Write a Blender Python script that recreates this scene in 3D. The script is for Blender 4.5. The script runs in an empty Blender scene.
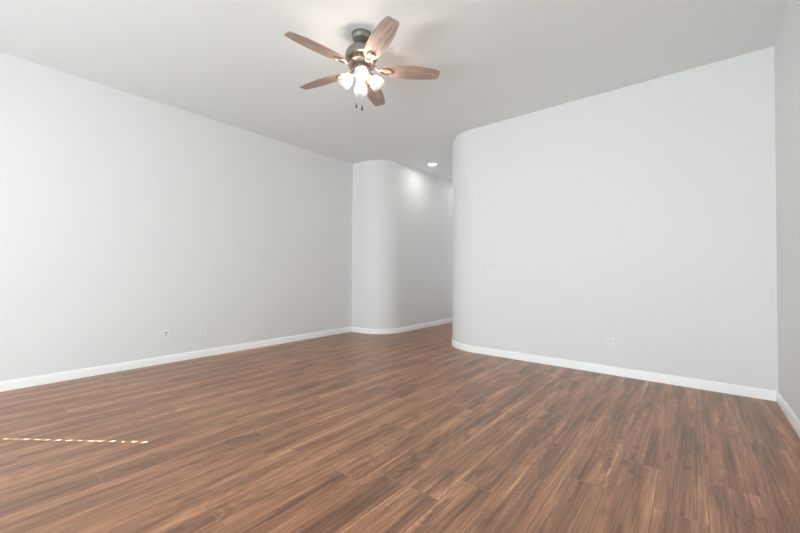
import bpy, bmesh, math, random
from mathutils import Vector, Matrix

random.seed(4)
PI = math.pi
SC = bpy.context.scene
COL = SC.collection

# ------------------------------------------------------------------ camera
F_PX, YAW, PITCH, ROLL = 359.63, -0.6849, 0.0144, 0.0044
CAM = Vector((5.3061, -4.8673, 1.2))
fw = Vector((math.sin(YAW) * math.cos(PITCH), math.cos(YAW) * math.cos(PITCH), math.sin(PITCH)))
r0 = Vector((math.cos(YAW), -math.sin(YAW), 0))
u0 = r0.cross(fw)
rt = r0 * math.cos(ROLL) + u0 * math.sin(ROLL)
up = u0 * math.cos(ROLL) - r0 * math.sin(ROLL)
cd = bpy.data.cameras.new('camera')
cd.sensor_width = 36.0
cd.lens = F_PX / 800 * 36.0
cd.clip_start = 0.05
cam = bpy.data.objects.new('camera', cd)
COL.objects.link(cam)
m3 = Matrix((rt, up, -fw)).transposed()
cam.matrix_world = Matrix.Translation(CAM) @ m3.to_4x4()
SC.camera = cam

# ------------------------------------------------------------------ light, sky, exposure
vs = SC.view_settings
vs.view_transform = 'Standard'
vs.look = 'None'
vs.gamma = 1.0
vs.use_curve_mapping = False
vs.exposure = 0.19
SC.cycles.use_denoising = True
SC.cycles.use_light_tree = False
SC.cycles.max_bounces = 14
SC.cycles.diffuse_bounces = 10
SC.cycles.glossy_bounces = 4
SC.cycles.transmission_bounces = 6
SC.cycles.transparent_max_bounces = 12
SC.cycles.sample_clamp_indirect = 4.0

H, W = 3.36, 5.912          # ceiling height, room width
YS = -7.2                   # wall with the sliding doors, behind the camera
ELEV = math.radians(33)
SUN_DIR = Vector((0.797 * math.cos(ELEV), 0.603 * math.cos(ELEV), -math.sin(ELEV)))

world = bpy.data.worlds.new('sky')
SC.world = world
world.use_nodes = True
wb = world.node_tree.nodes['Background']
wb.inputs['Color'].default_value = (0.80, 0.90, 1.0, 1)
wb.inputs['Strength'].default_value = 1.0

sl = bpy.data.lights.new('sun', 'SUN')
sl.energy = 68.0
sl.angle = math.radians(0.15)
sl.color = (1.0, 0.97, 0.94)
so = bpy.data.objects.new('sun', sl)
COL.objects.link(so)
so.rotation_euler = SUN_DIR.to_track_quat('-Z', 'Y').to_euler()

def area(name, loc, rot, sx, sy, e, col):
    a = bpy.data.lights.new(name, 'AREA')
    a.shape = 'RECTANGLE'
    a.size, a.size_y = sx, sy
    a.energy = e
    a.color = col
    o = bpy.data.objects.new(name, a)
    COL.objects.link(o)
    o.location = loc
    o.rotation_euler = rot
    return o

DAY = (0.845, 0.93, 0.99)
# daylight coming in under the added roof through the wide glass doors
area('daylight_doors', (3.65, YS - 0.55, 1.30), (PI / 2, 0, 0), 4.0, 2.5, 200, DAY)
# added lamp low outside the doors, tilted up to brighten the ceiling
area('ceiling_fill', (3.6, YS - 0.9, 0.15), (PI / 2 + math.radians(48), 0, 0), 3.4, 1.0, 172, (0.84, 0.93, 0.99))

# added fill lamp beyond the hallway's far end, lifts the hall walls
area('hall_fill', (1.46, 5.2 + 0.4, 1.1), (-PI / 2, 0, 0), 1.0, 2.0, 34, DAY)

# ------------------------------------------------------------------ helpers
def obj(name, bm, mat, parent=None, smooth=False):
    me = bpy.data.meshes.new(name)
    bmesh.ops.recalc_face_normals(bm, faces=bm.faces)
    bm.to_mesh(me)
    bm.free()
    if mat:
        me.materials.append(mat)
    if smooth:
        for p in me.polygons:
            p.use_smooth = True
    o = bpy.data.objects.new(name, me)
    COL.objects.link(o)
    if parent:
        o.parent = parent
    return o

def auto_smooth(o, deg=35):
    me = o.data
    for p in me.polygons:
        p.use_smooth = True
    bm = bmesh.new()
    bm.from_mesh(me)
    for e in bm.edges:
        e.smooth = len(e.link_faces) == 2 and e.calc_face_angle(0) < math.radians(deg)
    bm.to_mesh(me)
    bm.free()
    return o

def struct(name, bm, mat, parent=None):
    o = obj(name, bm, mat, parent)
    if not parent:
        o['kind'] = 'structure'
    return o

def thing(name, label, cat, loc=(0, 0, 0), rotz=0, group=None):
    o = bpy.data.objects.new(name, None)
    o.empty_display_size = 0.1
    COL.objects.link(o)
    o.location = loc
    o.rotation_euler = (0, 0, rotz)
    o['label'] = label
    o['category'] = cat
    if group:
        o['group'] = group
    return o

def add_box(bm, x0, x1, y0, y1, z0, z1):
    v = [bm.verts.new(p) for p in ((x0, y0, z0), (x1, y0, z0), (x1, y1, z0), (x0, y1, z0),
                                   (x0, y0, z1), (x1, y0, z1), (x1, y1, z1), (x0, y1, z1))]
    for q in ((0, 3, 2, 1), (4, 5, 6, 7), (0, 1, 5, 4), (1, 2, 6, 5), (2, 3, 7, 6), (3, 0, 4, 7)):
        bm.faces.new([v[i] for i in q])
    return v

def bevel_all(bm, w, seg=2):
    bmesh.ops.bevel(bm, geom=list(bm.edges), offset=w, segments=seg, profile=0.6, affect='EDGES')

def box_bm(*a, bevel=0, seg=2):
    bm = bmesh.new()
    add_box(bm, *a)
    if bevel:
        bevel_all(bm, bevel, seg)
    return bm

def add_prism(bm, poly, z0, z1):
    a = [bm.verts.new((x, y, z0)) for x, y in poly]
    b = [bm.verts.new((x, y, z1)) for x, y in poly]
    n = len(poly)
    bm.faces.new(list(reversed(a)))
    bm.faces.new(b)
    for i in range(n):
        j = (i + 1) % n
        bm.faces.new((a[i], a[j], b[j], b[i]))

def add_lathe(bm, prof, seg=48, mat=Matrix.Identity(4), cap=True):
    rings = []
    for r, z in prof:
        rings.append([bm.verts.new(mat @ Vector((r * math.cos(2 * PI * k / seg), r * math.sin(2 * PI * k / seg), z)))
                      for k in range(seg)])
    for a, b in zip(rings, rings[1:]):
        for k in range(seg):
            l = (k + 1) % seg
            bm.faces.new((a[k], a[l], b[l], b[k]))
    if cap:
        bm.faces.new(rings[0])
        bm.faces.new(list(reversed(rings[-1])))
    return rings

def add_tube(bm, pts, r, seg=12, closed=False):
    pts = [Vector(p) for p in pts]
    n = len(pts)
    rings = []
    prev = None
    for i, p in enumerate(pts):
        if closed:
            t = (pts[(i + 1) % n] - pts[i - 1]).normalized()
        else:
            t = (pts[min(i + 1, n - 1)] - pts[max(i - 1, 0)]).normalized()
        ref = prev if prev is not None else (Vector((0, 0, 1)) if abs(t.z) < 0.9 else Vector((1, 0, 0)))
        a = (ref - t * ref.dot(t)).normalized()
        b = t.cross(a)
        prev = a
        rr = r[i] if isinstance(r, (list, tuple)) else r
        rings.append([bm.verts.new(p + (a * math.cos(2 * PI * k / seg) + b * math.sin(2 * PI * k / seg)) * rr)
                      for k in range(seg)])
    last = n if closed else n - 1
    for i in range(last):
        a, b = rings[i], rings[(i + 1) % n]
        for k in range(seg):
            l = (k + 1) % seg
            bm.faces.new((a[k], a[l], b[l], b[k]))
    if not closed:
        bm.faces.new(rings[0])
        bm.faces.new(list(reversed(rings[-1])))

# ------------------------------------------------------------------ materials
def new_mat(name):
    m = bpy.data.materials.new(name)
    m.use_nodes = True
    nt = m.node_tree
    return m, nt, nt.nodes['Principled BSDF']

def mat_plain(name, col, rough=0.5, metal=0.0, spec=0.5, noise=0.0, nscale=40.0):
    m, nt, b = new_mat(name)
    b.inputs['Base Color'].default_value = (*col, 1)
    b.inputs['Roughness'].default_value = rough
    b.inputs['Metallic'].default_value = metal
    b.inputs['Specular IOR Level'].default_value = spec
    if noise:
        tc = nt.nodes.new('ShaderNodeTexCoord')
        nz = nt.nodes.new('ShaderNodeTexNoise')
        nz.inputs['Scale'].default_value = nscale
        nt.links.new(tc.outputs['Object'], nz.inputs['Vector'])
        mx = nt.nodes.new('ShaderNodeMixRGB')
        mx.inputs['Color1'].default_value = (*[c * (1 - noise) for c in col], 1)
        mx.inputs['Color2'].default_value = (*[min(1, c * (1 + noise)) for c in col], 1)
        nt.links.new(nz.outputs['Fac'], mx.inputs['Fac'])
        nt.links.new(mx.outputs['Color'], b.inputs['Base Color'])
    return m

def mat_paint(name, col, rough, bump, scale):
    """painted drywall with a light orange-peel texture"""
    m, nt, b = new_mat(name)
    b.inputs['Base Color'].default_value = (*col, 1)
    b.inputs['Roughness'].default_value = rough
    b.inputs['Specular IOR Level'].default_value = 0.3
    tc = nt.nodes.new('ShaderNodeTexCoord')
    n1 = nt.nodes.new('ShaderNodeTexNoise')
    n1.inputs['Scale'].default_value = scale
    n1.inputs['Detail'].default_value = 3
    nt.links.new(tc.outputs['Object'], n1.inputs['Vector'])
    bp = nt.nodes.new('ShaderNodeBump')
    bp.inputs['Strength'].default_value = bump
    bp.inputs['Distance'].default_value = 0.002
    nt.links.new(n1.outputs['Fac'], bp.inputs['Height'])
    nt.links.new(bp.outputs['Normal'], b.inputs['Normal'])
    return m

M_WALL = mat_paint('wall_paint', (0.775, 0.775, 0.77), 0.55, 0.25, 70)
M_CEIL = mat_paint('ceiling_paint', (0.785, 0.80, 0.80), 0.8, 0.25, 55)
M_BASE = mat_plain('baseboard_paint', (0.955, 0.955, 0.955), 0.35)
M_PLATE = mat_plain('white_plate_plastic', (0.81, 0.81, 0.805), 0.3)
M_SLOT = mat_plain('dark_slot', (0.05, 0.05, 0.05), 0.6)
M_GREYPL = mat_plain('grey_jack_plastic', (0.16, 0.16, 0.16), 0.5)
M_PEWTER = mat_plain('brushed_pewter', (0.30, 0.29, 0.265), 0.42, 0.8, 0.5, 0.12, 90)
M_IRON = mat_plain('bronze_bracket', (0.30, 0.24, 0.19), 0.38, 0.85, 0.5, 0.12, 60)
M_CHAIN = mat_plain('chain_metal', (0.62, 0.60, 0.56), 0.35, 0.9)
M_DARK = mat_plain('dark_bronze', (0.06, 0.055, 0.05), 0.4, 0.6)
M_GAP_SHADE = mat_plain('painted_gap_shade', (0.50, 0.50, 0.49), 0.6)  # grey that paints in the shade round each rocker
M_SCREW = mat_plain('screw_metal', (0.5, 0.48, 0.45), 0.35, 0.9)

def mat_floor():
    m, nt, b = new_mat('walnut_plank_laminate')
    N, L = nt.nodes.new, nt.links.new
    uv = N('ShaderNodeUVMap'); uv.uv_map = 'plank'
    at = N('ShaderNodeAttribute'); at.attribute_name = 'plank_rand'
    at2 = N('ShaderNodeAttribute'); at2.attribute_name = 'plank_tone'
    sep = N('ShaderNodeSeparateXYZ'); L(uv.outputs['UV'], sep.inputs[0])
    zr = N('ShaderNodeMath'); zr.operation = 'MULTIPLY'; zr.inputs[1].default_value = 37.0
    L(at.outputs['Fac'], zr.inputs[0])
    vec = N('ShaderNodeCombineXYZ')
    L(sep.outputs['X'], vec.inputs['X']); L(sep.outputs['Y'], vec.inputs['Y']); L(zr.outputs[0], vec.inputs['Z'])

    def noise(sx, sy, detail, dist=0.0, rough=0.55, off=0.0):
        mp = N('ShaderNodeMapping')
        mp.inputs['Scale'].default_value = (sx, sy, 1)
        mp.inputs['Location'].default_value = (off, off * 1.7, off)
        L(vec.outputs[0], mp.inputs['Vector'])
        n = N('ShaderNodeTexNoise')
        n.inputs['Scale'].default_value = 1.0
        n.inputs['Detail'].default_value = detail
        n.inputs['Roughness'].default_value = rough
        n.inputs['Distortion'].default_value = dist
        L(mp.outputs[0], n.inputs['Vector'])
        return n.outputs['Fac']

    def math_(op, a, c, clamp=False):
        n = N('ShaderNodeMath'); n.operation = op; n.use_clamp = clamp
        for i, x in enumerate((a, c)):
            if isinstance(x, (int, float)):
                n.inputs[i].default_value = x
            else:
                L(x, n.inputs[i])
        return n.outputs[0]

    def mapr(x, a, c, d=0.0, e=1.0):
        n = N('ShaderNodeMapRange')
        n.inputs[1].default_value, n.inputs[2].default_value = a, c
        n.inputs[3].default_value, n.inputs[4].default_value = d, e
        L(x, n.inputs[0])
        return n.outputs[0]

    broad = noise(12, 0.8, 4, 0.8)              # wide light and dark streaks
    streak = noise(50, 1.2, 5, 0.7, 0.6, 3.1)   # narrower grain streaks
    fibre = noise(240, 3.0, 3, 0.3, 0.6, 7.7)     # fine fibres
    knots = noise(11, 2.6, 3, 1.2, 0.5, 11.3)    # dark knots and swirls
    # cathedral grain: contour lines of a smooth stretched noise
    hills = noise(6.5, 1.15, 1.5, 0.9, 0.4, 5.2)
    rings = math_('FRACT', math_('MULTIPLY', hills, 15.0), 0.0)
    rings = mapr(math_('ABSOLUTE', math_('SUBTRACT', rings, 0.5), 0.0), 0.0, 0.5)

    swirl = mapr(noise(3.0, 0.9, 2, 0.5, 0.5, 21.0), 0.42, 0.62)   # cathedral figure comes and goes
    # darker heartwood down the middle of a board, paler sapwood towards some edges
    wob = math_('ADD', sep.outputs['X'], math_('MULTIPLY', math_('SUBTRACT', noise(3.5, 1.6, 2, 0.4, 0.5, 17.0), 0.5), 0.16))
    sap = mapr(math_('ABSOLUTE', math_('SUBTRACT', wob, 0.1095), 0.0), 0.045, 0.11, -0.5, 0.5)
    # long pale threads: thin ridges of a much stretched noise
    thr = math_('ABSOLUTE', math_('SUBTRACT', noise(19, 0.55, 2, 0.5, 0.5, 31.0), 0.5), 0.0)
    thread = mapr(thr, 0.0, 0.022, 1.0, 0.0)
    # short pale squiggles on the heartwood figure
    sq = math_('ABSOLUTE', math_('SUBTRACT', noise(26, 6.5, 2, 1.4, 0.5, 41.0), 0.5), 0.0)
    squig = math_('MULTIPLY', mapr(sq, 0.0, 0.02, 1.0, 0.0), mapr(noise(8, 2.0, 1, 0.3, 0.5, 47.0), 0.52, 0.64))
    v = math_('MULTIPLY', broad, 0.34)
    v = math_('ADD', v, math_('MULTIPLY', streak, 0.42))
    v = math_('ADD', v, math_('MULTIPLY', fibre, 0.16))
    v = math_('ADD', v, math_('MULTIPLY', sap, 0.075))
    v = math_('ADD', v, math_('MULTIPLY', thread, 0.055))
    v = math_('ADD', v, math_('MULTIPLY', squig, 0.075))
    v = math_('ADD', v, math_('MULTIPLY', math_('MULTIPLY', rings, swirl), 0.07))
    v = math_('ADD', v, math_('MULTIPLY', at2.outputs['Fac'], 0.02))
    v = mapr(v, 0.325, 0.655)
    ramp = N('ShaderNodeValToRGB')
    e = ramp.color_ramp.elements
    e[0].position = 0.0; e[0].color = (0.108, 0.048, 0.027, 1)
    e[1].position = 1.0; e[1].color = (0.765, 0.420, 0.231, 1)
    for p, c in ((0.3, (0.235, 0.104, 0.055, 1)), (0.55, (0.370, 0.172, 0.091, 1)), (0.78, (0.523, 0.257, 0.140, 1))):
        x = e.new(p); x.color = c
    L(v, ramp.inputs['Fac'])
    kn = mapr(knots, 0.56, 0.72)
    mk = N('ShaderNodeMixRGB'); mk.blend_type = 'MULTIPLY'
    mk.inputs['Color2'].default_value = (0.45, 0.42, 0.42, 1)
    L(math_('MULTIPLY', kn, 0.8), mk.inputs['Fac']); L(ramp.outputs['Color'], mk.inputs['Color1'])
    # plank joints: long micro-bevels at both sides, short ones at the ends
    PWID = 0.219
    du = math_('MINIMUM', sep.outputs['X'], math_('SUBTRACT', PWID, sep.outputs['X']))
    seam = mapr(du, 0.0010, 0.0028, 1.0, 0.0)
    at3 = N('ShaderNodeAttribute'); at3.attribute_name = 'plank_len'
    dv = math_('MINIMUM', sep.outputs['Y'], math_('SUBTRACT', at3.outputs['Fac'], sep.outputs['Y']))
    seam_end = mapr(dv, 0.0012, 0.0034, 1.0, 0.0)
    ms = N('ShaderNodeMixRGB'); ms.blend_type = 'MULTIPLY'
    ms.inputs['Color2'].default_value = (0.45, 0.42, 0.40, 1)
    L(seam, ms.inputs['Fac']); L(mk.outputs['Color'], ms.inputs['Color1'])
    me = N('ShaderNodeMixRGB')
    me.inputs['Color2'].default_value = (0.26, 0.17, 0.125, 1)
    L(seam_end, me.inputs['Fac']); L(ms.outputs['Color'], me.inputs['Color1'])
    L(me.outputs['Color'], b.inputs['Base Color'])
    rg = mapr(streak, 0.3, 0.7, 0.30, 0.40)
    L(rg, b.inputs['Roughness'])
    b.inputs['Specular IOR Level'].default_value = 0.75
    hgt = math_('SUBTRACT', math_('MULTIPLY', fibre, 0.25), math_('MAXIMUM', seam, seam_end))
    bp = N('ShaderNodeBump'); bp.inputs['Strength'].default_value = 0.25; bp.inputs['Distance'].default_value = 0.001
    L(hgt, bp.inputs['Height']); L(bp.outputs['Normal'], b.inputs['Normal'])
    return m
M_FLOOR = mat_floor()

def mat_blade():
    m, nt, b = new_mat('weathered_oak_blade')
    N, L = nt.nodes.new, nt.links.new
    tc = N('ShaderNodeTexCoord')
    mp = N('ShaderNodeMapping'); mp.inputs['Scale'].default_value = (5, 70, 20)
    L(tc.outputs['Object'], mp.inputs['Vector'])
    n = N('ShaderNodeTexNoise'); n.inputs['Scale'].default_value = 1.0; n.inputs['Detail'].default_value = 5
    n.inputs['Distortion'].default_value = 0.6
    L(mp.outputs[0], n.inputs['Vector'])
    r = N('ShaderNodeValToRGB')
    r.color_ramp.elements[0].position = 0.3; r.color_ramp.elements[0].color = (0.21, 0.148, 0.122, 1)
    r.color_ramp.elements[1].position = 0.72; r.color_ramp.elements[1].color = (0.49, 0.355, 0.30, 1)
    L(n.outputs['Fac'], r.inputs['Fac'])
    L(r.outputs['Color'], b.inputs['Base Color'])
    b.inputs['Roughness'].default_value = 0.5
    return m
M_BLADE = mat_blade()

def facing(nt, top, base=0.03):
    """reflectance rising towards grazing angles, the same from both sides of a pane"""
    lw = nt.nodes.new('ShaderNodeLayerWeight')
    lw.inputs['Blend'].default_value = 0.5
    pw = nt.nodes.new('ShaderNodeMath'); pw.operation = 'POWER'; pw.inputs[1].default_value = 4.0
    nt.links.new(lw.outputs['Facing'], pw.inputs[0])
    ml = nt.nodes.new('ShaderNodeMath'); ml.operation = 'MULTIPLY_ADD'
    ml.inputs[1].default_value = top; ml.inputs[2].default_value = base
    nt.links.new(pw.outputs[0], ml.inputs[0])
    return ml

def mat_shade():
    """seeded frosted glass: lets most light through, scatters some"""
    m = bpy.data.materials.new('frosted_seeded_glass')
    m.use_nodes = True
    nt = m.node_tree
    nt.nodes.clear()
    N, L = nt.nodes.new, nt.links.new
    out = N('ShaderNodeOutputMaterial')
    tr = N('ShaderNodeBsdfTransparent'); tr.inputs['Color'].default_value = (0.97, 0.97, 0.97, 1)
    tl = N('ShaderNodeBsdfTranslucent'); tl.inputs['Color'].default_value = (0.95, 0.94, 0.92, 1)
    df = N('ShaderNodeBsdfDiffuse'); df.inputs['Color'].default_value = (0.9, 0.9, 0.9, 1)
    gl = N('ShaderNodeBsdfGlossy'); gl.inputs['Roughness'].default_value = 0.3
    tc = N('ShaderNodeTexCoord')
    nz = N('ShaderNodeTexNoise'); nz.inputs['Scale'].default_value = 30
    L(tc.outputs['Object'], nz.inputs['Vector'])
    mr = N('ShaderNodeMapRange'); mr.inputs[1].default_value = 0.35; mr.inputs[2].default_value = 0.65
    mr.inputs[3].default_value = 0.038; mr.inputs[4].default_value = 0.050
    L(nz.outputs['Fac'], mr.inputs[0])
    a = N('ShaderNodeMixShader'); a.inputs[0].default_value = 0.35
    L(tl.outputs[0], a.inputs[1]); L(df.outputs[0], a.inputs[2])
    c = N('ShaderNodeMixShader'); L(mr.outputs[0], c.inputs[0])
    L(tr.outputs[0], c.inputs[1]); L(a.outputs[0], c.inputs[2])
    fr = facing(nt, 0.10, 0.004)
    d = N('ShaderNodeMixShader'); L(fr.outputs[0], d.inputs[0]); L(c.outputs[0], d.inputs[1]); L(gl.outputs[0], d.inputs[2])
    L(d.outputs[0], out.inputs[0])
    return m
M_SHADE = mat_shade()

def mat_pane():
    m = bpy.data.materials.new('clear_pane')
    m.use_nodes = True
    nt = m.node_tree
    nt.nodes.clear()
    N, L = nt.nodes.new, nt.links.new
    out = N('ShaderNodeOutputMaterial')
    tr = N('ShaderNodeBsdfTransparent'); tr.inputs['Color'].default_value = (0.95, 0.97, 0.96, 1)
    gl = N('ShaderNodeBsdfGlossy'); gl.inputs['Roughness'].default_value = 0.02
    fr = facing(nt, 0.5)
    d = N('ShaderNodeMixShader'); L(fr.outputs[0], d.inputs[0]); L(tr.outputs[0], d.inputs[1]); L(gl.outputs[0], d.inputs[2])
    L(d.outputs[0], out.inputs[0])
    return m
M_PANE = mat_pane()

def mat_emit(name, col, s):
    m, nt, b = new_mat(name)
    b.inputs['Base Color'].default_value = (0.9, 0.9, 0.88, 1)
    b.inputs['Emission Color'].default_value = (*col, 1)
    b.inputs['Emission Strength'].default_value = s
    return m
M_BULB = mat_emit('lit_bulb', (1.0, 0.84, 0.73), 85.0)
M_LENS = mat_emit('lit_downlight_lens', (1.0, 0.97, 0.92), 8.0)
M_BLIND = mat_plain('white_blind_slat', (0.82, 0.81, 0.79), 0.5)
M_FRAME = mat_plain('white_vinyl_frame', (0.8, 0.8, 0.8), 0.4)
M_STUCCO = mat_plain('tan_stucco', (0.55, 0.46, 0.36), 0.9, 0, 0.2, 0.08, 30)
M_CONC = mat_plain('patio_concrete', (0.45, 0.43, 0.40), 0.9, 0, 0.2, 0.1, 6)

# ------------------------------------------------------------------ setting
YH = 5.2                    # far end of the hallway
T = 0.14                    # wall thickness
Y0L = 0.112                  # where the left wall meets the hallway wall
XHL, RHL = 0.815, 0.55      # hallway's left face and the radius of its rounded corner
XHR, RHR = 2.105, 0.66      # hallway's right face and the radius of its rounded corner

def arc(cx, cy, r, a0, a1, n=28):
    return [(cx + r * math.cos(a0 + (a1 - a0) * k / n), cy + r * math.sin(a0 + (a1 - a0) * k / n)) for k in range(n + 1)]

PATH_LEFT = [(0, YS), (0, Y0L)]
PATH_HALL = [(0, Y0L)] + arc(XHL - RHL, Y0L + RHL, RHL, -PI / 2, 0) + [(XHL, YH)]
PATH_BACK = [(XHR, YH)] + arc(XHR + RHR, RHR, RHR, PI, 1.5 * PI) + [(W, 0)]
PATH_RIGHT = [(W, 0), (W, YS)]

# floor: one mesh, a face for each plank
PW, PL, PX0 = 0.219, 1.37, 3.385
ENDS = {0: -4.06, 1: -3.41, 3: -3.26, 4: -3.02, 5: -2.20, 6: -1.215, 9: -2.13, -3: -3.443, -2: -3.58}
bm = bmesh.new()
uvl = bm.loops.layers.uv.new('plank')
recs = []
fx0, fx1, fy0, fy1 = -T, W + T, YS - T, YH + T
for k in range(-17, 14):
    xa, xb = PX0 + k * PW, PX0 + (k + 1) * PW
    ca, cb = max(xa, fx0), min(xb, fx1)
    if cb - ca < 1e-4:
        continue
    e0 = ENDS.get(k, random.uniform(0, PL))
    y = e0 - math.ceil((e0 - fy0) / PL) * PL
    while y < fy1:
        a, b_ = max(y, fy0), min(y + PL, fy1)
        if b_ - a > 1e-4:
            vs_ = [bm.verts.new(p) for p in ((ca, a, 0), (cb, a, 0), (cb, b_, 0), (ca, b_, 0))]
            f = bm.faces.new(vs_)
            flip = random.random() < 0.5
            for lp in f.loops:
                u, v = lp.vert.co.x - xa, lp.vert.co.y - y
                if flip:
                    u, v = PW - u, PL - v
                lp[uvl].uv = (u, v)
            recs.append((random.random(), random.random(), PL))
        y += PL
ntop = len(recs)
lo = add_box(bm, fx0, fx1, fy0, fy1, -0.12, -0.004)
recs += [(0.5, 0.5, PL)] * (len(bm.faces) - ntop)
me = bpy.data.meshes.new('floor')
bm.to_mesh(me)
bm.free()
for i, nm in enumerate(('plank_rand', 'plank_tone', 'plank_len')):
    at = me.attributes.new(nm, 'FLOAT', 'FACE')
    at.data.foreach_set('value', [r[i] for r in recs])
me.materials.append(M_FLOOR)
floor = bpy.data.objects.new('floor', me)
COL.objects.link(floor)
floor['kind'] = 'structure'

struct('ceiling', box_bm(fx0, fx1, fy0, fy1, H, H + 0.12), M_CEIL)

# left wall with a blind-covered window behind the camera's field of view
WY0, WY1, WZ0, WZ1 = -6.55, -5.15, 0.85, 2.15
bm = bmesh.new()
add_box(bm, -T, 0, YS - T, WY0, 0, H)
add_box(bm, -T, 0, WY1, Y0L, 0, H)
add_box(bm, -T, 0, WY0, WY1, 0, WZ0)
add_box(bm, -T, 0, WY0, WY1, WZ1, H)
struct('wall_left', bm, M_WALL)

bm = bmesh.new()
add_prism(bm, PATH_HALL[:1] + PATH_HALL[1:] + [(XHL - T, YH), (XHL - T, Y0L + RHL), (XHL - RHL, Y0L + T), (-T, Y0L + T), (-T, Y0L)], 0, H)
o = struct('wall_hall', bm, M_WALL)
auto_smooth(o, 20)

inner = [(XHR + T, YH)] + arc(XHR + RHR, RHR, RHR - T, PI, 1.5 * PI) + [(W + T, T)]
bm = bmesh.new()
add_prism(bm, PATH_BACK + [(W + T, 0)] + list(reversed(inner)), 0, H)
o = struct('wall_back', bm, M_WALL)
auto_smooth(o, 20)

struct('wall_right', box_bm(W, W + T, YS - T, 0, 0, H), M_WALL)
bm = bmesh.new()
add_box(bm, XHL - T, 0.96, YH, YH + T, 0, H)
add_box(bm, 1.96, XHR + T, YH, YH + T, 0, H)
add_box(bm, 0.96, 1.96, YH, YH + T, 2.1, H)
struct('wall_hall_end', bm, M_WALL)
bm = bmesh.new()
add_box(bm, 0.96, 1.06, YH + 0.04, YH + 0.08, 0, 2.1)
add_box(bm, 1.86, 1.96, YH + 0.04, YH + 0.08, 0, 2.1)
add_box(bm, 1.06, 1.86, YH + 0.04, YH + 0.08, 0, 0.2)
add_box(bm, 1.06, 1.86, YH + 0.04, YH + 0.08, 1.98, 2.1)
added_door = struct('added_hall_door', bm, mat_plain('white_door_paint', (0.8, 0.8, 0.8), 0.4))  # unseen glass door, added to let the fill lamp into the hallway
obj('pane', box_bm(1.05, 1.87, YH + 0.057, YH + 0.063, 0.19, 1.99), M_PANE, added_door)

DX0, DX1, DZ = 0.45, 5.45, 2.5
bm = bmesh.new()
add_box(bm, 0, DX0, YS - T, YS, 0, H)
add_box(bm, DX1, W, YS - T, YS, 0, H)
add_box(bm, DX0, DX1, YS - T, YS, DZ, H)
struct('wall_front', bm, M_WALL)

# sliding glass doors and the window: behind the camera, where the daylight comes in
bm = bmesh.new()
fwid = 0.06
add_box(bm, DX0, DX1, YS - 0.10, YS - 0.04, DZ - fwid, DZ)
add_box(bm, DX0, DX1, YS - 0.10, YS - 0.04, 0, fwid)
for k in range(5):
    x = DX0 + (DX1 - DX0 - fwid) * k / 4
    add_box(bm, x, x + fwid, YS - 0.10, YS - 0.04, fwid, DZ - fwid)
door = struct('door_1', bm, M_FRAME)
obj('pane', box_bm(DX0 + 0.01, DX1 - 0.01, YS - 0.074, YS - 0.068, 0.03, DZ - 0.03), M_PANE, door)

bm = bmesh.new()
add_box(bm, -0.13, -0.08, WY0, WY1, WZ1 - 0.05, WZ1)
add_box(bm, -0.13, -0.08, WY0, WY1, WZ0, WZ0 + 0.05)
add_box(bm, -0.13, -0.08, WY0, WY0 + 0.05, WZ0 + 0.05, WZ1 - 0.05)
add_box(bm, -0.13, -0.08, WY1 - 0.05, WY1, WZ0 + 0.05, WZ1 - 0.05)
win = struct('window_1', bm, M_FRAME)
obj('pane', box_bm(-0.108, -0.103, WY0 + 0.03, WY1 - 0.03, WZ0 + 0.03, WZ1 - 0.03), M_PANE, win)

# closed blind: one cord slot in each slat lets a bead of sun through
BX = -0.05
SLOT_Y = -5.788 + BX * 0.603 / 0.797
PITCH_S = 0.0787 * math.tan(ELEV)
SZ0 = (1.509 - BX) / 0.797 * math.tan(ELEV)
bm = bmesh.new()
hw, hh = 0.011, 0.0125
x0, x1 = BX - 0.0015, BX + 0.0015
add_box(bm, x0, x1, WY0 + 0.01, SLOT_Y - hw, WZ0 + 0.005, WZ1 - 0.005)
add_box(bm, x0, x1, SLOT_Y + hw, WY1 - 0.01, WZ0 + 0.005, WZ1 - 0.005)
zs = [SZ0 + k * PITCH_S for k in range(-5, 14)]
prev = WZ0 + 0.005
for z in zs:
    add_box(bm, x0, x1, SLOT_Y - hw, SLOT_Y + hw, prev, z - hh)
    prev = z + hh
add_box(bm, x0, x1, SLOT_Y - hw, SLOT_Y + hw, prev, WZ1 - 0.005)
z = zs[0] - PITCH_S / 2
while z < WZ1 - 0.03:
    add_box(bm, x1, x1 + 0.003, WY0 + 0.01, WY1 - 0.01, z - 0.002, z + 0.002)
    z += PITCH_S
obj('blind', bm, M_BLIND, win)

# outside the doors: ground, and an unseen roof added to block the sun
struct('sun_blocker_roof', box_bm(-1.5, 7.5, YS - 4.2, YS - T, 2.75, 2.95), M_STUCCO)
struct('patio_ground', box_bm(-6, 12, YS - 9, YS - T, -0.16, -0.04), M_CONC)

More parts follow.
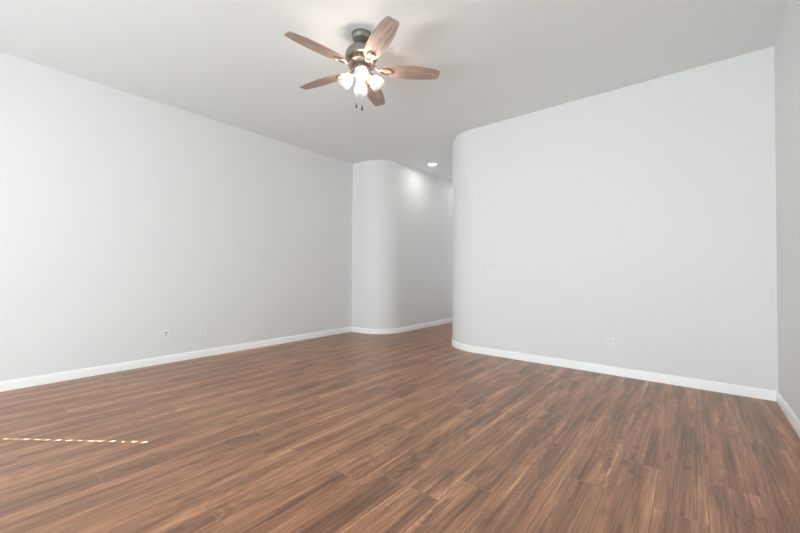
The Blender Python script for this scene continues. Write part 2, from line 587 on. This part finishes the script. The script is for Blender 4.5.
# baseboards: a profile swept along each wall line
def baseboard(name, path, side):
    prof = [(0, 0), (0.014, 0), (0.014, 0.076), (0.011, 0.088), (0.006, 0.0965), (0, 0.098)]
    bm = bmesh.new()
    n = len(path)
    rings = []
    P = [Vector((x, y)) for x, y in path]
    for i in range(n):
        d1 = (P[i] - P[i - 1]).normalized() if i else (P[1] - P[0]).normalized()
        d2 = (P[i + 1] - P[i]).normalized() if i < n - 1 else d1
        n1, n2 = Vector((-d1.y, d1.x)) * side, Vector((-d2.y, d2.x)) * side
        m = (n1 + n2)
        m = m / max(0.3, m.dot(n1)) if m.length > 1e-6 else n1
        rings.append([bm.verts.new((P[i].x + m.x * t, P[i].y + m.y * t, z)) for t, z in prof])
    for a, b in zip(rings, rings[1:]):
        for k in range(len(prof)):
            l = (k + 1) % len(prof)
            bm.faces.new((a[k], a[l], b[l], b[k]))
    bm.faces.new(rings[0])
    bm.faces.new(list(reversed(rings[-1])))
    o = struct(name, bm, M_BASE)
    auto_smooth(o, 25)
    return o
baseboard('baseboard_left', PATH_LEFT, -1)
baseboard('baseboard_hall', PATH_HALL, -1)
baseboard('baseboard_back', PATH_BACK, -1)
baseboard('baseboard_right', PATH_RIGHT, -1)

# ------------------------------------------------------------------ ceiling fan
FX, FY = 2.972, -2.578
fan = thing('ceiling_fan', 'five-blade ceiling fan with wood blades and four lit glass shades, hung from the ceiling',
            'ceiling fan', (FX, FY, H))
bm = bmesh.new()
add_lathe(bm, [(0.088, 0.0), (0.092, -0.004), (0.092, -0.010), (0.087, -0.014), (0.085, -0.034), (0.078, -0.052), (0.062, -0.062), (0.034, -0.068), (0.022, -0.069)])
auto_smooth(obj('canopy', bm, M_PEWTER, fan))
bm = bmesh.new()
add_lathe(bm, [(0.020, -0.064), (0.028, -0.072), (0.028, -0.080), (0.014, -0.088), (0.014, -0.112), (0.034, -0.116), (0.034, -0.124)], 32)
auto_smooth(obj('downrod', bm, M_PEWTER, fan))
bm = bmesh.new()
add_lathe(bm, [(0.030, -0.120), (0.055, -0.122), (0.095, -0.132), (0.128, -0.152), (0.143, -0.180), (0.146, -0.205),
               (0.143, -0.222), (0.132, -0.228), (0.124, -0.232)], 64)
motor = auto_smooth(obj('motor_housing', bm, M_PEWTER, fan))
# vented ring under the dome
bm = bmesh.new()
add_lathe(bm, [(0.124, -0.230), (0.126, -0.236), (0.126, -0.240)], 60)
add_lathe(bm, [(0.112, -0.236), (0.112, -0.272)], 60)
for k in range(20):
    a = 2 * PI * k / 20
    if k % 4 == 3:
        continue
    R_ = Matrix.Rotation(a, 4, 'Z')
    vv = add_box(bm, 0.108, 0.126, -0.012, 0.012, -0.270, -0.238)
    for v in vv:
        v.co = R_ @ v.co
add_lathe(bm, [(0.126, -0.268), (0.128, -0.272), (0.124, -0.280), (0.104, -0.288), (0.075, -0.292)], 60)
auto_smooth(obj('vent_ring', bm, M_IRON, motor))

BZ = 3.043 - H              # blade plane
BL_OUT = 0.722
def blade_outline():
    # half widths along the radius: rounded root, swelling middle, clipped tip
    top = [(0.185, 0.0), (0.187, 0.018), (0.193, 0.034), (0.204, 0.047), (0.222, 0.058), (0.26, 0.068), (0.34, 0.079),
           (0.43, 0.083), (0.52, 0.081), (0.60, 0.074), (0.67, 0.063), (0.706, 0.055)]
    tip = [(0.722, 0.043), (0.722, 0.0)]
    up_ = top + tip
    dn = [(x, -y) for x, y in reversed(up_) if y > 0]
    return up_ + dn

def blade_bm():
    bm = bmesh.new()
    out = blade_outline()
    add_prism(bm, out, -0.003, 0.003)
    # local spine rib loops are not needed: a flat 6 mm board
    return bm

def iron_bm():
    bm = bmesh.new()
    # arm from the flywheel out to an open oval loop screwed under the blade
    zl = -0.009
    def strip(x0_, x1_, w0, w1, z0, z1, th):
        vv = add_box(bm, x0_, x1_, -1, 1, 0, 1)
        for v in vv:
            t = (v.co.x - x0_) / (x1_ - x0_)
            v.co.y *= w0 + (w1 - w0) * t
            v.co.z = (z0 + (z1 - z0) * t) + (th if v.co.z > 0.5 else 0)
    strip(0.070, 0.125, 0.020, 0.016, 0.026, 0.020, 0.010)
    strip(0.125, 0.165, 0.016, 0.014, 0.020, -0.012, 0.009)
    pts = []
    for k in range(28):
        a = 2 * PI * k / 28
        pts.append((0.220 + 0.062 * math.cos(a), 0.032 * math.sin(a) * (1.0 + 0.25 * math.cos(a)), zl))
    add_tube(bm, pts, 0.0075, 8, closed=True)
    strip(0.150, 0.178, 0.014, 0.018, -0.012, -0.013, 0.009)
    return bm

proto = None
A0, BPITCH = 2.6935 + PI, math.radians(-12)
for k in range(5):
    a = A0 + k * 2 * PI / 5
    if proto is None:
        bl = obj('blade', blade_bm(), M_BLADE, fan)
        bl.modifiers.new('bevel', 'BEVEL').width = 0.0015
        ir = auto_smooth(obj('blade_bracket', iron_bm(), M_IRON, bl))
        sc_ = []
        for sx, sy in ((0.262, 0.0), (0.182, 0.014), (0.182, -0.014)):
            bm = bmesh.new()
            add_lathe(bm, [(0.0005, -0.019), (0.004, -0.0185), (0.0062, -0.016), (0.0062, -0.003)], 12,
                      Matrix.Translation((sx, sy, 0)))
            sc_.append(auto_smooth(obj('screw', bm, M_SCREW, bl)))
        proto = (bl, [ir] + sc_)
    else:
        bl = proto[0].copy()
        COL.objects.link(bl)
        bl.parent = fan
        for ch in proto[1]:
            c = ch.copy()
            COL.objects.link(c)
            c.parent = bl
    bl.location = (0, 0, BZ)
    bl.rotation_euler = (Matrix.Rotation(a, 3, 'Z') @ Matrix.Rotation(BPITCH, 3, 'X')).to_euler()

# light kit under the motor
bm = bmesh.new()
add_lathe(bm, [(0.050, -0.288), (0.066, -0.292), (0.070, -0.300), (0.070, -0.345), (0.064, -0.362), (0.045, -0.374), (0.020, -0.380), (0.004, -0.381)], 48)
auto_smooth(obj('light_kit_body', bm, M_PEWTER, fan))
TILT = math.radians(40)
pr = None
for k in range(4):
    a = math.radians(-45 + 90 * k + 2)
    Rz = Matrix.Rotation(a, 4, 'Z')
    # local frame: +X is radially out; the shade's axis points down and out
    ax = Vector((math.sin(TILT), 0, -math.cos(TILT)))
    neck = Vector((0.082, 0, -0.364))
    Mx = Matrix.Translation(neck) @ Vector((0, 0, -1)).rotation_difference(ax).to_matrix().to_4x4()
    if pr is None:
        bm = bmesh.new()
        add_tube(bm, [(0.050, 0, -0.338), (0.066, 0, -0.340), (0.078, 0, -0.349), neck, neck + ax * 0.012], 0.011, 12)
        add_lathe(bm, [(0.014, 0.006), (0.024, 0.002), (0.027, -0.010), (0.027, -0.030), (0.024, -0.034)], 28, Mx)
        arm = auto_smooth(obj('lamp_arm', bm, M_PEWTER, fan))
        bm = bmesh.new()
        prof = [(0.026, -0.020), (0.032, -0.026), (0.043, -0.040), (0.054, -0.058), (0.061, -0.078), (0.0645, -0.098), (0.065, -0.116), (0.0635, -0.130)]
        prof += [(r - 0.0028, z) for r, z in reversed(prof)]
        add_lathe(bm, prof + [prof[0]], 40, Mx, cap=False)
        sh = obj('glass_shade', bm, M_SHADE, fan, smooth=True)
        bm = bmesh.new()
        add_lathe(bm, [(0.012, -0.030), (0.013, -0.045), (0.018, -0.056), (0.0245, -0.070), (0.0265, -0.082), (0.024, -0.095), (0.016, -0.105), (0.004, -0.109)], 24, Mx)
        bu = obj('light_bulb', bm, M_BULB, fan, smooth=True)
        pr = (arm, sh, bu)
        cur = pr
    else:
        cur = []
        for s in pr:
            c = s.copy()
            COL.objects.link(c)
            c.parent = fan
            cur.append(c)
    for s in cur:
        s.rotation_euler = (0, 0, a)

# two pull chains with small drop pendants, on the side facing the camera's left
vdir = Vector((-math.sin(math.radians(44)) , -math.cos(math.radians(44)), 0))   # camera's left, in plan
chp = []
for off, zb in ((0.042, -0.648), (-0.008, -0.668)):
    bx, by = vdir.x * off + 0.02, vdir.y * off - 0.02
    bm = bmesh.new()
    add_tube(bm, [(bx, by, -0.372), (bx, by, zb)], 0.0018, 8)
    z = -0.376
    while z > zb:
        bmesh.ops.create_icosphere(bm, subdivisions=1, radius=0.0026, matrix=Matrix.Translation((bx, by, z)))
        z -= 0.008
    ch = obj('pull_chain', bm, M_CHAIN, fan, smooth=True)
    bm = bmesh.new()
    add_lathe(bm, [(0.002, zb + 0.004), (0.005, zb - 0.002), (0.0065, zb - 0.016), (0.0085, zb - 0.030), (0.0075, zb - 0.038), (0.002, zb - 0.042)], 16,
              Matrix.Translation((bx, by, 0)))
    auto_smooth(obj('pendant', bm, M_DARK, ch))

# ------------------------------------------------------------------ hallway downlights
def downlight(x, y, label):
    t = thing('ceiling_downlight', label, 'downlight', (x, y, H), 0, 'hallway downlights')
    bm = bmesh.new()
    add_lathe(bm, [(0.078, -0.001), (0.080, -0.006), (0.090, -0.007), (0.096, -0.004), (0.097, 0.0)], 48, cap=False)
    auto_smooth(obj('trim_ring', bm, M_PLATE, t))
    bm = bmesh.new()
    add_lathe(bm, [(0.079, -0.001), (0.079, -0.0045), (0.060, -0.0055), (0.001, -0.006)], 48)
    auto_smooth(obj('lens', bm, M_LENS, t))
    s = bpy.data.lights.new('downlight_beam', 'AREA')
    s.shape = 'DISK'
    s.size = 0.14
    s.energy = 3.2
    s.spread = math.radians(180)
    s.color = (1.0, 0.97, 0.93)
    so_ = bpy.data.objects.new('downlight_beam', s)
    COL.objects.link(so_)
    so_.parent = t
    so_.location = (0, 0, -0.02)
    return t
downlight(1.25, 1.11, 'lit round downlight at the mouth of the hallway, above its rounded left wall')
downlight(1.25, 2.9, 'second lit downlight deeper in the hallway, hidden behind the rounded wall')

# ------------------------------------------------------------------ wall plates
# local frame of a plate: X across, Z up, +Y out of the wall
def plate_bm(w, h):
    return box_bm(-w / 2, w / 2, 0, 0.0075, -h / 2, h / 2, bevel=0.0028, seg=2)

def duplex(name, label, loc, rz):
    t = thing(name, label, 'outlet', loc, rz)
    obj('cover_plate', plate_bm(0.072, 0.117), M_PLATE, t)
    for s in (1, -1):
        bm = bmesh.new()
        add_lathe(bm, [(0.0165, 0.0), (0.0165, 0.0022), (0.0155, 0.003)], 28, Matrix.Translation((0, 0.0070, 0.0195 * s)) @ Matrix.Rotation(-PI / 2, 4, 'X'))
        soc = auto_smooth(obj('socket', bm, M_PLATE, t))
        bm = bmesh.new()
        add_box(bm, -0.0075, -0.005, 0.0095, 0.0103, 0.0195 * s - 0.001, 0.0195 * s + 0.008)
        add_box(bm, 0.005, 0.0075, 0.0095, 0.0103, 0.0195 * s - 0.001, 0.0195 * s + 0.0065)
        add_lathe(bm, [(0.003, 0.0), (0.003, 0.0008)], 12, Matrix.Translation((0, 0.0095, 0.0195 * s - 0.0075)) @ Matrix.Rotation(-PI / 2, 4, 'X'))
        obj('slots', bm, M_SLOT, soc)
    bm = bmesh.new()
    add_lathe(bm, [(0.003, 0), (0.003, 0.001), (0.0015, 0.0016)], 12, Matrix.Translation((0, 0.0070, 0)) @ Matrix.Rotation(-PI / 2, 4, 'X'))
    obj('screw', bm, M_SCREW, t)
    return t

RZ_LEFT, RZ_BACK = -PI / 2, PI      # plates face +X and -Y
t = thing('jack_plate', 'white wall plate with two dark jacks, left of the pair low on the left wall', 'wall plate', (0, -3.161, 0.378), RZ_LEFT)
obj('cover_plate', plate_bm(0.072, 0.120), M_PLATE, t)
for z, r in ((0.018, 0.0105), (-0.017, 0.0075)):
    bm = bmesh.new()
    add_lathe(bm, [(r, 0.0), (r, 0.003), (r * 0.55, 0.0032), (r * 0.5, 0.008), (0.0008, 0.008)], 24,
              Matrix.Translation((0.004, 0.0070, z)) @ Matrix.Rotation(-PI / 2, 4, 'X'))
    auto_smooth(obj('jack', bm, M_GREYPL, t))
for z in (0.046, -0.046):
    bm = bmesh.new()
    add_lathe(bm, [(0.003, 0), (0.003, 0.001), (0.0015, 0.0016)], 12, Matrix.Translation((0, 0.0070, z)) @ Matrix.Rotation(-PI / 2, 4, 'X'))
    obj('screw', bm, M_SCREW, t)
duplex('wall_outlet', 'white duplex outlet right of the dark-jacked plate on the left wall', (0, -2.712, 0.378), RZ_LEFT)
duplex('wall_outlet', 'white outlet at the far end of the left wall, tight against its corner', (0, 0.028, 0.378), RZ_LEFT)
duplex('wall_outlet', 'white duplex outlet low on the wide back wall, near the right', (4.541, 0, 0.376), RZ_BACK)

t = thing('switch_plate', 'wide white plate of four rocker switches at mid height on the back wall', 'light switch', (3.086, 0, 1.213), RZ_BACK)
obj('cover_plate', plate_bm(0.208, 0.115), M_PLATE, t)
for k in range(4):
    x = (k - 1.5) * 0.046
    bm = bmesh.new()
    vv = add_box(bm, x - 0.0165, x + 0.0165, 0.0070, 0.0115, -0.033, 0.033)
    for v in vv:
        if v.co.y > 0.009 and v.co.z < 0:
            v.co.y -= 0.0028
    rk = obj('rocker', bm, M_PLATE, t)
    obj('rocker_gap_shade', box_bm(x - 0.0185, x + 0.0185, 0.0070, 0.0078, -0.035, 0.035), M_GAP_SHADE, rk)  # thin grey slab, stands in for the shaded gap
